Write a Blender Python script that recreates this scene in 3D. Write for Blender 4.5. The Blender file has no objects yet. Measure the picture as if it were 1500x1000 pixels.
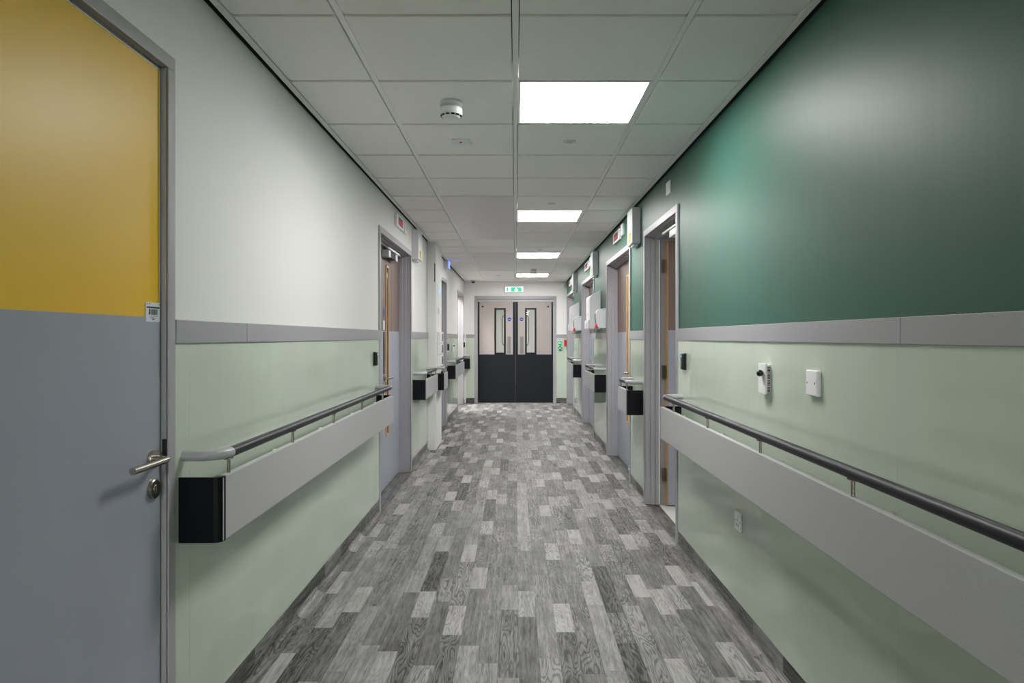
import bpy, bmesh, math, random
from mathutils import Vector
R = random.Random(7)
scene = bpy.context.scene
COL = scene.collection

# ------------------------------------------------------------ camera, world, exposure
CH = 1.30                                   # camera height
cam_d = bpy.data.cameras.new('camera'); cam = bpy.data.objects.new('camera', cam_d); COL.objects.link(cam)
cam.location = (0, 0, CH); cam.rotation_euler = (math.pi/2, 0, 0)
cam_d.sensor_width = 36; cam_d.lens = 36*1005/1500
cam_d.shift_x = -5/1500; cam_d.shift_y = -6.5/1500
cam_d.clip_start = .02
scene.camera = cam
w = bpy.data.worlds.new('world'); scene.world = w; w.use_nodes = True
w.node_tree.nodes['Background'].inputs[0].default_value = (.02, .02, .02, 1)
vs = scene.view_settings
vs.view_transform = 'Standard'; vs.look = 'None'; vs.gamma = 1; vs.use_curve_mapping = False
vs.exposure = 0.0
LAMP = 53.0                                 # radiance of the ceiling panels

W = 1.013; ZC = 2.395; YE = 13.5            # half width, ceiling, end wall

# ------------------------------------------------------------ materials
def lin(c):
    return tuple((v/255/12.92 if v/255 <= .04045 else ((v/255+.055)/1.055)**2.4) for v in c)
MATS = {}
def mat(name, rgb, rough=.5, metal=0, bump=None, emit=0, spec=.5, alpha=None, vary=None):
    m = bpy.data.materials.new(name); m.use_nodes = True
    nt = m.node_tree; b = nt.nodes['Principled BSDF']
    c = lin(rgb)
    b.inputs['Base Color'].default_value = (*c, 1)
    b.inputs['Roughness'].default_value = rough; b.inputs['Metallic'].default_value = metal
    b.inputs['Specular IOR Level'].default_value = spec
    if emit:
        b.inputs['Emission Color'].default_value = (*c, 1); b.inputs['Emission Strength'].default_value = emit
    tc = None
    if bump or vary:
        tc = nt.nodes.new('ShaderNodeTexCoord'); geo = nt.nodes.new('ShaderNodeNewGeometry')
    if vary:                                  # fine grain in the colour
        sc, amt, st = vary
        mp = nt.nodes.new('ShaderNodeMapping'); mp.inputs['Scale'].default_value = st
        nt.links.new(geo.outputs['Position'], mp.inputs[0])
        n = nt.nodes.new('ShaderNodeTexNoise'); n.inputs['Scale'].default_value = sc; n.inputs['Detail'].default_value = 3
        nt.links.new(mp.outputs[0], n.inputs['Vector'])
        mr = nt.nodes.new('ShaderNodeMapRange'); mr.inputs[1].default_value = .3; mr.inputs[2].default_value = .7
        mr.inputs[3].default_value = 1-amt; mr.inputs[4].default_value = 1+amt
        nt.links.new(n.outputs[0], mr.inputs[0])
        mx = nt.nodes.new('ShaderNodeVectorMath'); mx.operation = 'SCALE'; mx.inputs[0].default_value = c
        nt.links.new(mr.outputs[0], mx.inputs['Scale']); nt.links.new(mx.outputs[0], b.inputs['Base Color'])
    if bump:
        prev = None
        for sc, dist, st in bump:
            mp = nt.nodes.new('ShaderNodeMapping'); mp.inputs['Scale'].default_value = st
            nt.links.new(geo.outputs['Position'], mp.inputs[0])
            n = nt.nodes.new('ShaderNodeTexNoise'); n.inputs['Scale'].default_value = sc; n.inputs['Detail'].default_value = 2
            nt.links.new(mp.outputs[0], n.inputs['Vector'])
            bp = nt.nodes.new('ShaderNodeBump'); bp.inputs['Strength'].default_value = 1; bp.inputs['Distance'].default_value = dist
            nt.links.new(n.outputs[0], bp.inputs['Height'])
            if prev: nt.links.new(prev.outputs[0], bp.inputs['Normal'])
            prev = bp
        nt.links.new(prev.outputs[0], b.inputs['Normal'])
    if alpha is not None:
        b.inputs['Transmission Weight'].default_value = 1; b.inputs['IOR'].default_value = 1.45
    MATS[name] = m
    return m
mat('white_paint', (226, 226, 224), .55, spec=.3, bump=[(260, .00012, (1, 1, 1))])
mat('green_paint', (54, 94, 82), .47, spec=.22, bump=[(220, .00022, (1, 1, 1)), (4, .0012, (1, 2.2, .15))])
mat('green_sheet', (190, 202, 186), .06, bump=[(2.2, .0016, (1, 2.0, .5)), (3.0, .0008, (1, 5.0, .8)), (7, .0004, (1, 4, .5))], vary=(3, .025, (1, 1, 1)))
mat('dado_grey', (155, 155, 159), .38, vary=(400, .04, (1, 1, 1)))
mat('frame_grey', (162, 161, 165), .42, spec=.3)
mat('push_plate', (118, 116, 112), .45)
mat('door_grey', (156, 160, 172), .34, vary=(5, .03, (1, 1, .3)))
mat('door_brown', (122, 106, 99), .5, spec=.2, vary=(30, .09, (1, 6, .12)))
mat('yellow', (232, 186, 32), .40, spec=.36)
mat('door_cream', (160, 153, 150), .5, spec=.3)
mat('kick_black', (15, 18, 26), .45, spec=.3, vary=(6, .12, (1, 1, 1)))
mat('board_grey', (178, 178, 180), .35, vary=(260, .06, (1, 1, 1)))
mat('cap_black', (9, 11, 17), .4, spec=.2)
mat('charcoal', (36, 37, 43), .42, spec=.2)
mat('elbow_grey', (172, 173, 176), .32)
mat('steel', (176, 170, 160), .27, 1)
mat('dark_steel', (120, 110, 96), .38, 1)
mat('bronze', (150, 118, 84), .35, 1)
mat('wood', (206, 165, 116), .5, vary=(30, .12, (1, 4, .3)))
mat('tile', (246, 245, 242), .9, vary=(60, .015, (1, 1, 1)))
mat('tee', (244, 244, 242), .4)
mat('void', (24, 24, 24), .9)
mat('heater', (226, 225, 224), .3, spec=.4)
mat('plastic', (234, 234, 236), .35)
mat('plastic_grey', (205, 208, 212), .4)
mat('cream', (232, 230, 206), .5)
mat('black', (14, 14, 16), .2)
mat('black_matt', (24, 24, 26), .6)
mat('red', (196, 26, 20), .4)
mat('label_yellow', (226, 200, 40), .5)
mat('blue', (16, 56, 150), .4)
mat('blue_print', (40, 60, 140), .5)
mat('green_sign', (10, 120, 70), .4)
mat('ink', (34, 34, 38), .6)
mat('paper', (214, 220, 228), .5)
LAMPS = {'lit': .88, 'lit_near': .74, 'fill_behind': 2.4, 'lit_side': 2.4, 'fill_room': .28, 'lit_far': .7}   # output factor per panel; those behind and in the open-door room are added fill
for k_, v_ in LAMPS.items(): mat(k_, (254, 252, 250), .4, emit=LAMP*v_)
mat('exit_white', (225, 242, 250), .4, emit=1.25)
mat('exit_green', (40, 185, 130), .4, emit=.55)
mat('led_red', (205, 45, 48), .4, emit=.4)
mat('blue_glow', (30, 170, 220), .4, emit=1.2)
mat('led_violet', (120, 140, 255), .4, emit=1.6)
mat('led_green', (60, 240, 140), .4, emit=1.2)
mat('glass', (235, 240, 240), .02, alpha=1)
mat('dark_glass', (16, 15, 14), .12, spec=.3)
mat('room_floor', (205, 205, 200), .45)
mat('room_wall', (205, 203, 198), .6)

def wood_floor():
    m = bpy.data.materials.new('grey_oak_vinyl'); m.use_nodes = True; nt = m.node_tree; N = nt.nodes; L = nt.links
    b = N['Principled BSDF']; b.inputs['Roughness'].default_value = .5; b.inputs['Specular IOR Level'].default_value = .15
    geo = N.new('ShaderNodeNewGeometry'); oi = N.new('ShaderNodeObjectInfo')
    def math_(op, a, c=None):
        n = N.new('ShaderNodeMath'); n.operation = op
        for i, v in enumerate((a, c)):
            if v is None: continue
            if isinstance(v, (int, float)): n.inputs[i].default_value = v
            else: L.new(v, n.inputs[i])
        return n.outputs[0]
    rnd = math_('FRACT', math_('ADD', math_('MULTIPLY', oi.outputs['Random'], 13.7), math_('MULTIPLY', geo.outputs['Random Per Island'], 7.31)))
    rnd2 = math_('FRACT', math_('MULTIPLY', rnd, 17.77))
    rnd3 = math_('FRACT', math_('MULTIPLY', rnd, 53.3))
    tone = N.new('ShaderNodeAttribute'); tone.attribute_name = 'tone'
    comb = N.new('ShaderNodeCombineXYZ'); L.new(math_('MULTIPLY', rnd, 40), comb.inputs[0]); L.new(math_('MULTIPLY', rnd2, 40), comb.inputs[1])
    add = N.new('ShaderNodeVectorMath'); L.new(geo.outputs['Position'], add.inputs[0]); L.new(comb.outputs[0], add.inputs[1])
    def mapped(s):
        mp = N.new('ShaderNodeMapping'); mp.inputs['Scale'].default_value = s; L.new(add.outputs[0], mp.inputs[0]); return mp.outputs[0]
    def noise(v, sc, det=3, dist=0):
        n = N.new('ShaderNodeTexNoise'); n.inputs['Scale'].default_value = sc; n.inputs['Detail'].default_value = det
        n.inputs['Distortion'].default_value = dist; L.new(v, n.inputs['Vector']); return n.outputs[0]
    big = noise(mapped((1, .13, 1)), 13, 2, .2)                 # height field whose contours are the cathedral grain
    rings = math_('SINE', math_('MULTIPLY', big, 120))
    rings = math_('POWER', math_('MULTIPLY', math_('ADD', rings, 1), .5), 2.5)
    fine = noise(mapped((1, .05, 1)), 330, 2)
    streak = noise(mapped((1, .05, 1)), 70, 3)
    blot = noise(mapped((1, .4, 1)), 14, 3)
    # strength of the rings differs from plank to plank
    k = math_('MULTIPLY', math_('POWER', rnd2, 1.2), .42)
    v = math_('ADD', math_('MULTIPLY', tone.outputs['Fac'], .38), math_('MULTIPLY', rnd3, .32))
    v = math_('ADD', v, math_('MULTIPLY', math_('SUBTRACT', fine, .5), .75))
    v = math_('ADD', v, math_('MULTIPLY', math_('SUBTRACT', streak, .5), .8))
    v = math_('ADD', v, math_('MULTIPLY', math_('SUBTRACT', blot, .5), .55))
    v = math_('SUBTRACT', v, math_('MULTIPLY', rings, k))
    cr = N.new('ShaderNodeValToRGB'); L.new(math_('ADD', v, .18), cr.inputs[0])
    e = cr.color_ramp.elements
    e[0].position = 0; e[0].color = (*lin((50, 49, 49)), 1); e[1].position = 1; e[1].color = (*lin((170, 168, 167)), 1)
    x = e.new(.45); x.color = (*lin((117, 116, 115)), 1)
    L.new(cr.outputs[0], b.inputs['Base Color'])
    bp = N.new('ShaderNodeBump'); bp.inputs['Strength'].default_value = .5; bp.inputs['Distance'].default_value = .0003
    L.new(fine, bp.inputs['Height']); L.new(bp.outputs[0], b.inputs['Normal'])
    MATS['floor'] = m
wood_floor()

# ------------------------------------------------------------ mesh helpers
class MB:
    """collects shapes in world coordinates; build() links them as ONE mesh object"""
    def __init__(s): s.bm = bmesh.new()
    def box(s, x0, x1, y0, y1, z0, z1, bev=0, seg=2):
        t = bmesh.new(); bmesh.ops.create_cube(t, size=1)
        x0, x1 = sorted((x0, x1)); y0, y1 = sorted((y0, y1)); z0, z1 = sorted((z0, z1))
        for v in t.verts:
            v.co = Vector((x0+(v.co.x+.5)*(x1-x0), y0+(v.co.y+.5)*(y1-y0), z0+(v.co.z+.5)*(z1-z0)))
        if bev: bmesh.ops.bevel(t, geom=t.edges[:], offset=bev, segments=seg, affect='EDGES', profile=.5)
        s._join(t); return s
    def sbox(s, sd, o0, o1, y0, y1, z0, z1, bev=0, seg=2):
        """box on a side wall: o = distance out from the wall plane"""
        return s.box(sd*(W-o0), sd*(W-o1), y0, y1, z0, z1, bev, seg)
    def prism(s, pts, fn, a0, a1, bev=0):
        """profile pts (u,v) swept from a0 to a1; fn(u,v,a)->xyz"""
        t = bmesh.new(); n = len(pts)
        A = [t.verts.new(fn(u, v, a0)) for u, v in pts]; B = [t.verts.new(fn(u, v, a1)) for u, v in pts]
        t.faces.new(A); t.faces.new(B[::-1])
        for i in range(n): t.faces.new((A[i], B[i], B[(i+1) % n], A[(i+1) % n]))
        bmesh.ops.recalc_face_normals(t, faces=t.faces[:])
        if bev: bmesh.ops.bevel(t, geom=t.edges[:], offset=bev, segments=2, affect='EDGES', profile=.5)
        s._join(t); return s
    def strip(s, pts, fn, a0, a1):
        t = bmesh.new()
        A = [t.verts.new(fn(u, v, a0)) for u, v in pts]; B = [t.verts.new(fn(u, v, a1)) for u, v in pts]
        for i in range(len(pts)-1): t.faces.new((A[i], B[i], B[i+1], A[i+1]))
        s._join(t); return s
    def tube(s, path, r, n=14, cap=True):
        path = [Vector(p) for p in path]; t = bmesh.new(); rings = []
        up = None
        for i, p in enumerate(path):
            d = (path[min(i+1, len(path)-1)]-path[max(i-1, 0)]).normalized()
            if up is None: up = Vector((0, 0, 1)) if abs(d.z) < .9 else Vector((1, 0, 0))
            a = d.cross(up).normalized(); b2 = a.cross(d).normalized(); up = b2
            rings.append([t.verts.new(p+r*(math.cos(q)*a+math.sin(q)*b2)) for q in [2*math.pi*j/n for j in range(n)]])
        for i in range(len(rings)-1):
            for j in range(n): t.faces.new((rings[i][j], rings[i+1][j], rings[i+1][(j+1) % n], rings[i][(j+1) % n]))
        if cap: t.faces.new(rings[0]); t.faces.new(rings[-1][::-1])
        bmesh.ops.recalc_face_normals(t, faces=t.faces[:]); s._join(t); return s
    def lathe(s, prof, org, axis, n=28):
        """prof: (r, h) along axis from org"""
        ax = Vector(axis).normalized(); o = Vector(org)
        a = ax.cross(Vector((0, 0, 1)) if abs(ax.z) < .9 else Vector((1, 0, 0))).normalized(); b2 = ax.cross(a)
        t = bmesh.new(); rings = []
        for r, h in prof:
            if r < 1e-6: rings.append([t.verts.new(o+ax*h)])
            else: rings.append([t.verts.new(o+ax*h+r*(math.cos(q)*a+math.sin(q)*b2)) for q in [2*math.pi*j/n for j in range(n)]])
        for A, B in zip(rings, rings[1:]):
            for j in range(n):
                k = (j+1) % n
                if len(A) == 1 and len(B) == 1: continue
                if len(A) == 1: t.faces.new((A[0], B[j], B[k]))
                elif len(B) == 1: t.faces.new((A[j], B[0], A[k]))
                else: t.faces.new((A[j], B[j], B[k], A[k]))
        if len(rings[0]) > 1: t.faces.new(rings[0])
        if len(rings[-1]) > 1: t.faces.new(rings[-1])
        bmesh.ops.recalc_face_normals(t, faces=t.faces[:]); s._join(t); return s
    def xf(s, M):
        bmesh.ops.transform(s.bm, matrix=M, verts=s.bm.verts); return s
    def _join(s, t):
        me = bpy.data.meshes.new('tmp'); t.to_mesh(me); t.free(); s.bm.from_mesh(me); bpy.data.meshes.remove(me)
    def build(s, name, m, parent=None, smooth=True, org=None):
        bm = s.bm
        if parent is not None:
            o_ = parent.matrix_world.translation if False else WORLD[parent.name]
        else:
            if org is None:
                xs = [v.co for v in bm.verts]
                mn = Vector([min(c[i] for c in xs) for i in range(3)]); mx = Vector([max(c[i] for c in xs) for i in range(3)])
                org = Vector(((mn.x+mx.x)/2, (mn.y+mx.y)/2, mn.z))
            o_ = Vector(org)
        bmesh.ops.translate(bm, verts=bm.verts, vec=-o_)
        me = bpy.data.meshes.new(name); bm.to_mesh(me); bm.free()
        if smooth and len(me.polygons) > 6:
            me.polygons.foreach_set('use_smooth', [True]*len(me.polygons)); me.set_sharp_from_angle(angle=math.radians(38))
        me.materials.append(MATS[m])
        o = bpy.data.objects.new(name, me); COL.objects.link(o)
        if smooth and len(me.polygons) > 6:
            wn = o.modifiers.new('weighted', 'WEIGHTED_NORMAL'); wn.keep_sharp = True
        if parent is not None: o.parent = parent
        else: o.location = o_
        WORLD[o.name] = o_.copy()
        return o
WORLD = {}
def tag(o, label=None, cat=None, group=None, kind=None):
    if label: o['label'] = label
    if cat: o['category'] = cat
    if group: o['group'] = group
    if kind: o['kind'] = kind
    return o
def empty(name, loc, label=None, cat=None, group=None, kind=None):
    o = bpy.data.objects.new(name, None); o.empty_display_size = .05; o.location = loc; COL.objects.link(o)
    WORLD[o.name] = Vector(loc)
    return tag(o, label, cat, group, kind)
def B(*a, **k): return MB().box(*a, **k)
def S(*a, **k): return MB().sbox(*a, **k)
def P(sd, off, y, z): return (sd*(W-off), y, z)

# ------------------------------------------------------------ openings
AW = .048
LEFT = {'yellow': (.95, 1.986), 'a': (5.12, 6.60), 'b': (8.60, 10.0), 'c': (12.0, 13.2)}
RIGHT = {'a': (4.30, 5.33), 'b': (6.05, 7.53), 'c': (8.85, 10.38), 'd': (11.83, 13.36)}
HD = 2.08

# ------------------------------------------------------------ floor
floor = tag(B(-W-.2, W+.2, -7, YE+.2, -.06, -.0022).build('floor', 'floor', smooth=False),
            'grey oak effect plank floor of the corridor', kind='structure')
PW = .0833; LS, LL = .327, .653
def plank_mesh(length, tone_v):
    g = .0005
    t = bmesh.new(); bmesh.ops.create_cube(t, size=1)
    for v in t.verts: v.co = Vector((v.co.x*(PW-2*g), (v.co.y+.5)*(length-2*g)+g, v.co.z*.003-.0015))
    me = bpy.data.meshes.new('plank'); t.to_mesh(me); t.free()
    at = me.attributes.new('tone', 'FLOAT', 'POINT')
    for d in at.data: d.value = tone_v
    me.materials.append(MATS['floor']); return me
PM = {(l, q): plank_mesh(l, q) for l in (LS, LL) for q in (.1, .35, .6, .95, 1.2)}
stuff = []; count = 0; cand = []
XE = .0135
for i in range(-12, 12):
    xc = XE+(i+.5)*PW
    if abs(xc) > .99: continue
    y = 1.2 + R.random()*.98; y -= .98
    sh = R.random() < .5
    lightcol = R.random()
    while y < YE:
        l = LS if sh else LL
        if sh: tv = 1.2 if lightcol < .75 else .6
        else: tv = R.choice([.1, .1, .35, .35, .6])
        if y+l > 2.3: cand.append((y, xc, l, tv))
        y += l; sh = not sh
cand.sort()
for y, xc, l, tv in cand:
    if count < 300 and y+l < YE-.02:
        o = bpy.data.objects.new('plank', PM[(l, tv)]); o.location = (xc, y, .06-.06); o.parent = floor
        o.location = Vector((xc, y, 0))-WORLD['floor']; COL.objects.link(o); count += 1
    else: stuff.append((y, xc, l, tv))
me = bpy.data.meshes.new('plank_field'); vv = []; ff = []; tn = []
for y, xc, l, tv in stuff:
    g = .0005; b0 = len(vv); l2 = min(l, YE-y)
    for z in (-.003, 0):
        vv += [Vector(p)-WORLD['floor'] for p in ((xc-PW/2+g, y+g, z), (xc+PW/2-g, y+g, z), (xc+PW/2-g, y+l2-g, z), (xc-PW/2+g, y+l2-g, z))]
    ff += [tuple(b0+q for q in f) for f in ((4, 5, 6, 7), (0, 1, 5, 4), (1, 2, 6, 5), (2, 3, 7, 6), (3, 0, 4, 7))]
    tn += [tv]*8
me.from_pydata(vv, [], ff); at = me.attributes.new('tone', 'FLOAT', 'POINT'); at.data.foreach_set('value', tn)
me.materials.append(MATS['floor']); o = bpy.data.objects.new('plank_field', me); COL.objects.link(o); o.parent = floor; o['kind'] = 'stuff'

# ------------------------------------------------------------ side walls with their sheets, rails and coved skirting
TH = .16
def side_wall(name, sd, openings, m, extra_cut=()):
    mb = MB(); ops = sorted(openings); y = -7
    for a, b in ops:
        a -= .0305; b += .0305
        mb.sbox(sd, -TH, 0, y, a, 0, 2.46); mb.sbox(sd, -TH, 0, a, b, HD+.0305, 2.46); y = b
    mb.sbox(sd, -TH, 0, y, YE, 0, 2.46)
    return tag(mb.build(name, m, smooth=False), {'wall_left': 'white upper wall with pale green sheeting below', 'wall_right': 'dark green upper wall with pale green sheeting below'}[name], kind='structure')
wall_l = side_wall('wall_left', -1, LEFT.values(), 'white_paint')
wall_r = side_wall('wall_right', 1, RIGHT.values(), 'green_paint')
SEG_L = [(-6.9, .90, ()), (2.027, 5.071, (2.12,)), (6.649, 7.88, ()), (10.049, 11.951, ()), (13.249, YE-.004, ())]
SEG_R = [(-6.9, 4.251, (.6, 1.81,)), (5.379, 6.001, ()), (7.579, 8.801, ()), (10.429, 11.781, ()), (13.409, YE-.004, ())]
ZD0, ZD1 = 1.281, 1.352
for sd, segs, wl in ((-1, SEG_L, wall_l), (1, SEG_R, wall_r)):
    for a, b, cuts in segs:
        es = [a, *cuts, b]; dj = .44 if sd < 0 else -.025
        for e0, e1 in zip(es, es[1:]):
            S(sd, 0, .006, e0+.0003, e1-.0003, .102, ZD0, .0003, 1).build('wall_sheet', 'green_sheet', wl)
            S(sd, 0, .0125, e0+.0008+(dj if e0 in cuts else 0), e1-.0008+(dj if e1 in cuts else 0), ZD0, ZD1, .002, 2).build('dado_rail', 'dado_grey', wl)
for sd, segs, nm in ((-1, SEG_L, 'baseboard_left'), (1, SEG_R, 'baseboard_right')):
    prof_up = [(.003, .102), (.003, .034)]
    prof_lo = [(.003, .034), (.005, .022), (.0105, .0125), (.019, .006), (.03, .0025), (.05, .0004)]
    fn = lambda u, v, a, sd=sd: P(sd, u, a, v)
    mb = MB()
    for a, b, c in segs: mb.strip([(.001, .102), (.001, .03), (.01, .006), (.02, .001)], fn, a, b)
    base = tag(mb.build(nm, 'floor', smooth=False), 'grey oak effect coved skirting along the '+('white' if sd < 0 else 'green')+' wall', kind='structure')
    for a, b, c in segs:
        for prof in (prof_lo, prof_up):
            y = a-R.random()*.5; sh = R.random() < .5
            while y < b:
                l = LS if sh else LL
                y0, y1 = max(a, y), min(b, y+l)
                if y1 > 1.3 and y1-y0 > .02:
                    mb = MB().strip(prof, fn, y0+.0005, y1-.0005)
                    o = mb.build('plank', 'floor', base)
                    at = o.data.attributes.new('tone', 'FLOAT', 'POINT')
                    tv = (.6 if sh else R.choice([.1, .2, .35]))
                    for d in at.data: d.value = tv
                y += l; sh = not sh

# end wall, rear wall, pier
EX0, EX1, EH = -.742, .742, 2.045
mb = MB(); FWD = .064
mb.box(-W, EX0, YE, YE+.16, 0, 2.46); mb.box(EX1, W, YE, YE+.16, 0, 2.46); mb.box(EX0, EX1, YE, YE+.16, EH, 2.46)
wall_e = tag(mb.build('wall_back', 'white_paint', smooth=False), 'white end wall with pale green lower sheets', kind='structure')
for x0, x1 in ((-.97, EX0-FWD), (EX1+FWD, W-.007)):
    B(x0, x1, YE-.006, YE, .102, ZD0, .0008, 1).build('wall_sheet', 'green_sheet', wall_e)
    B(x0, x1, YE-.0125, YE, ZD0, ZD1, .002).build('dado_rail', 'dado_grey', wall_e)
    B(x0, x1, YE-.004, YE, 0, .102).build('skirting', 'floor', wall_e)
B(-W+.007, -.972, YE-.014, YE, 0, ZD1, .002).build('corner_trim', 'white_paint', wall_e)
tag(B(-W-.2, W+.2, -7.1, -7, 0, 2.46).build('wall_front', 'white_paint', smooth=False), 'white wall closing the corridor behind the viewer', kind='structure')
pier = tag(B(-W+.0005, -.914, 7.882, 8.49, 0, 2.44, .003).build('wall_pier', 'white_paint'), 'white boxed pier standing out of the white wall', kind='structure')

# ------------------------------------------------------------ ceiling
ceil = tag(B(-W-.2, W+.2, -7.1, YE+.2, 2.46, 2.5).build('ceiling', 'void', smooth=False), 'white suspended tile ceiling', kind='structure')
Y0C = 2.334; GX = (-.6, 0, .6); EDGE = W-.049
rows = [(Y0C+.6*k, min(Y0C+.6*(k+1), YE-.02)) for k in range(-3, 19)]
lights_k = (1, 6, 11, 16); heat = {k for s0 in (5, 11) for k in range(s0, s0+4)}
cols = ((-EDGE, -.6), (-.6, 0), (0, .6), (.6, EDGE))
g = .0145
def clr(x): return 0 if abs(x) == EDGE else g
for k in range(-3, 19):
    ya, yb = rows[k+3]
    for ci, (xa, xb) in enumerate(cols):
        if (ci == 2 and k in lights_k) or (ci == 1 and k in heat): continue
        B(xa+clr(xa), xb-clr(xb), ya+g, yb-(g if k < 18 else 0), ZC, ZC+.016, .0012, 1).build('ceiling_tile', 'tile', ceil, smooth=False)
    for ci, (xa, xb) in enumerate(cols):
        if ci == 1 and k in heat and k-1 in heat: continue
        B(xa+clr(xa), xb-clr(xb), ya-.0105, ya+.0105, ZC+.007, ZC+.03).build('cross_tee', 'tee', ceil, smooth=False)
for x in GX: B(x-.0112, x+.0112, .5, YE, ZC+.005, ZC+.04).build('main_tee', 'tee', ceil, smooth=False)
B(-EDGE, EDGE, -7, .53, ZC+.005, ZC+.02).build('ceiling_tile', 'tile', ceil, smooth=False)
# shadow-gap edge trim
for sd, nm in ((-1, 'trim_1'), (1, 'trim_2')):
    mb = MB()
    mb.sbox(sd, .019, .045, -7, YE, ZC-.003, ZC+.012, .001, 1)
    tag(mb.build(nm, 'tee'), 'pale edge trim of the ceiling along the '+('white' if sd < 0 else 'green')+' wall', kind='structure')
    mb = MB(); mb.sbox(sd, .0002, .0015, -7, YE-.02, ZC-.001, ZC+.03); mb.sbox(sd, .0015, .05, -7, YE-.02, ZC+.03, ZC+.034)  # near-black liner puts the shade of the gap into its colour
    tag(mb.build({-1: 'trim_3', 1: 'trim_4'}[sd], 'void'), 'black liner painted as the shade of the gap between the ceiling and the '+('white' if sd < 0 else 'green')+' wall', kind='structure')
B(-W, W, YE-.02, YE-.0005, ZC, ZC+.02).build('edge_trim', 'tee', ceil)

def panel_light(y0, label, x0=0, group='square ceiling light panels', m='lit'):
    t = empty('ceiling_light', (x0+.3, y0+.3, ZC+.004), label, 'light', group)
    mb = MB(); a, b = x0+.012, x0+.588; c, d = y0+.012, y0+.588; f = .012
    for q in ((a, a+f, c, d), (b-f, b, c, d), (a+f, b-f, c, c+f), (a+f, b-f, d-f, d)): mb.box(*q, ZC+.001, ZC+.02)
    mb.build('frame', 'tee', t)
    B(a+f, b-f, c+f, d-f, ZC+.005, ZC+.015).build('diffuser', m, t)
    return t
for k, lb in zip(lights_k, ('lit square ceiling panel nearest the viewer, beside the smoke detector', 'lit square ceiling panel second along the corridor',
                            'lit square ceiling panel third along the corridor', 'lit square ceiling panel nearest the double doors')):
    panel_light(Y0C+.6*k, lb, m='lit_near' if k == 1 else 'lit')
for s0, lb in ((5, 'long grey metal radiant panel in the ceiling, the nearer of two'), (11, 'long grey metal radiant panel in the ceiling near the double doors')):
    y0 = Y0C+.6*s0; y1 = y0+2.4
    t = empty('radiant_panel', (-.3, (y0+y1)/2, ZC), lb, 'heater', 'radiant ceiling panels')
    B(-.588, -.012, y0+.012, y1-.012, ZC+.001, ZC+.012, .002).build('face_plate', 'heater', t)
    B(-.56, -.04, y0+.05, y1-.05, ZC+.0125, ZC+.05).build('housing', 'tee', t)

# ------------------------------------------------------------ doors
def door_frame(root, sd, y0, y1, H=HD, aw=AW, ap=.011, layers=((-.037, 0), (-.072, .012), (-.106, .024), (-.161, .005)), name='frame'):
    mb = MB()
    mb.sbox(sd, 0, ap, y0-aw, y0, .001, H, .003); mb.sbox(sd, 0, ap, y1, y1+aw, .001, H, .003)
    mb.sbox(sd, 0, ap, y0-aw, y1+aw, H, H+aw, .003)
    o = ap-.003
    for d, ins in layers:
        mb.sbox(sd, o, d, y0-.03, y0+ins, .001, H, .002); mb.sbox(sd, o, d, y1-ins, y1+.03, .001, H, .002)
        mb.sbox(sd, o, d, y0+ins, y1-ins, H-ins, H+.03, .002); o = d
    return mb.build(name, 'frame_grey', root)
def lever(sd, off, y, z, dirn, parent, ln=.135, r=.0095):
    mb = MB(); mb.lathe([(.0, 0), (.0265, 0), (.027, .007), (.025, .01), (.0, .0102)], P(sd, off, y, z), (-sd, 0, 0))
    pr = .048
    pts = [P(sd, off+.008, y, z), P(sd, off+pr-.02, y, z)]
    for q in range(1, 6):
        a = q/5*math.pi/2; pts.append(P(sd, off+pr-.02+.02*math.sin(a), y+dirn*.02*(1-math.cos(a)), z))
    pts.append(P(sd, off+pr, y+dirn*ln, z)); mb.tube(pts, r)
    return mb.build('lever_handle', 'steel', parent)
def escutcheon(sd, off, y, z, parent):
    mb = MB(); mb.lathe([(0, 0), (.028, 0), (.0285, .008), (.026, .0105), (.012, .0108), (.012, .013), (0, .0132)], P(sd, off, y, z), (-sd, 0, 0))
    mb.sbox(sd, off+.013, off+.0145, y-.003, y+.003, z-.011, z+.006)
    return mb.build('lock_rose', 'steel', parent)
def disc_sign(sd, off, y, z, parent, r=.036):
    o = MB().lathe([(0, 0), (r, 0), (r, .0015), (0, .0016)], P(sd, off, y, z), (-sd, 0, 0)).build('blue_sign', 'blue', parent)
    return o
def slim_vision(sd, off, yc, z0, z1, parent, w=.115):
    mb = MB(); a, b = yc-w/2, yc+w/2; f = .02
    for q in ((a, a+f, z0, z1), (b-f, b, z0, z1)): mb.sbox(sd, off, off+.009, q[0], q[1], q[2], q[3], .002)
    mb.sbox(sd, off, off+.009, a+f, b-f, z0, z0+f, .002); mb.sbox(sd, off, off+.009, a+f, b-f, z1-f, z1, .002)
    mb.build('vision_frame', 'wood', parent)
    S(sd, off, off+.002, a+f, b-f, z0+f, z1-f).build('vision_glass', 'dark_glass', parent)
def closer(root, sd, y, far, H=HD):
    """overhead door closer under the frame head"""
    t = MB(); t.sbox(sd, -.10, -.045, y-.06, y+.36, H-.105, H-.052, .004)
    c = t.build('door_closer', 'black_matt', root)
    for e in (y-.063, y+.27): S(sd, -.102, -.043, e, e+.095, H-.108, H-.050, .003).build('closer_cap', 'plastic_grey', c)
    S(sd, -.062, -.045, y-.05, y+.5, H-.040, H-.024, .002).build('closer_track', 'plastic', c)
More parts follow.
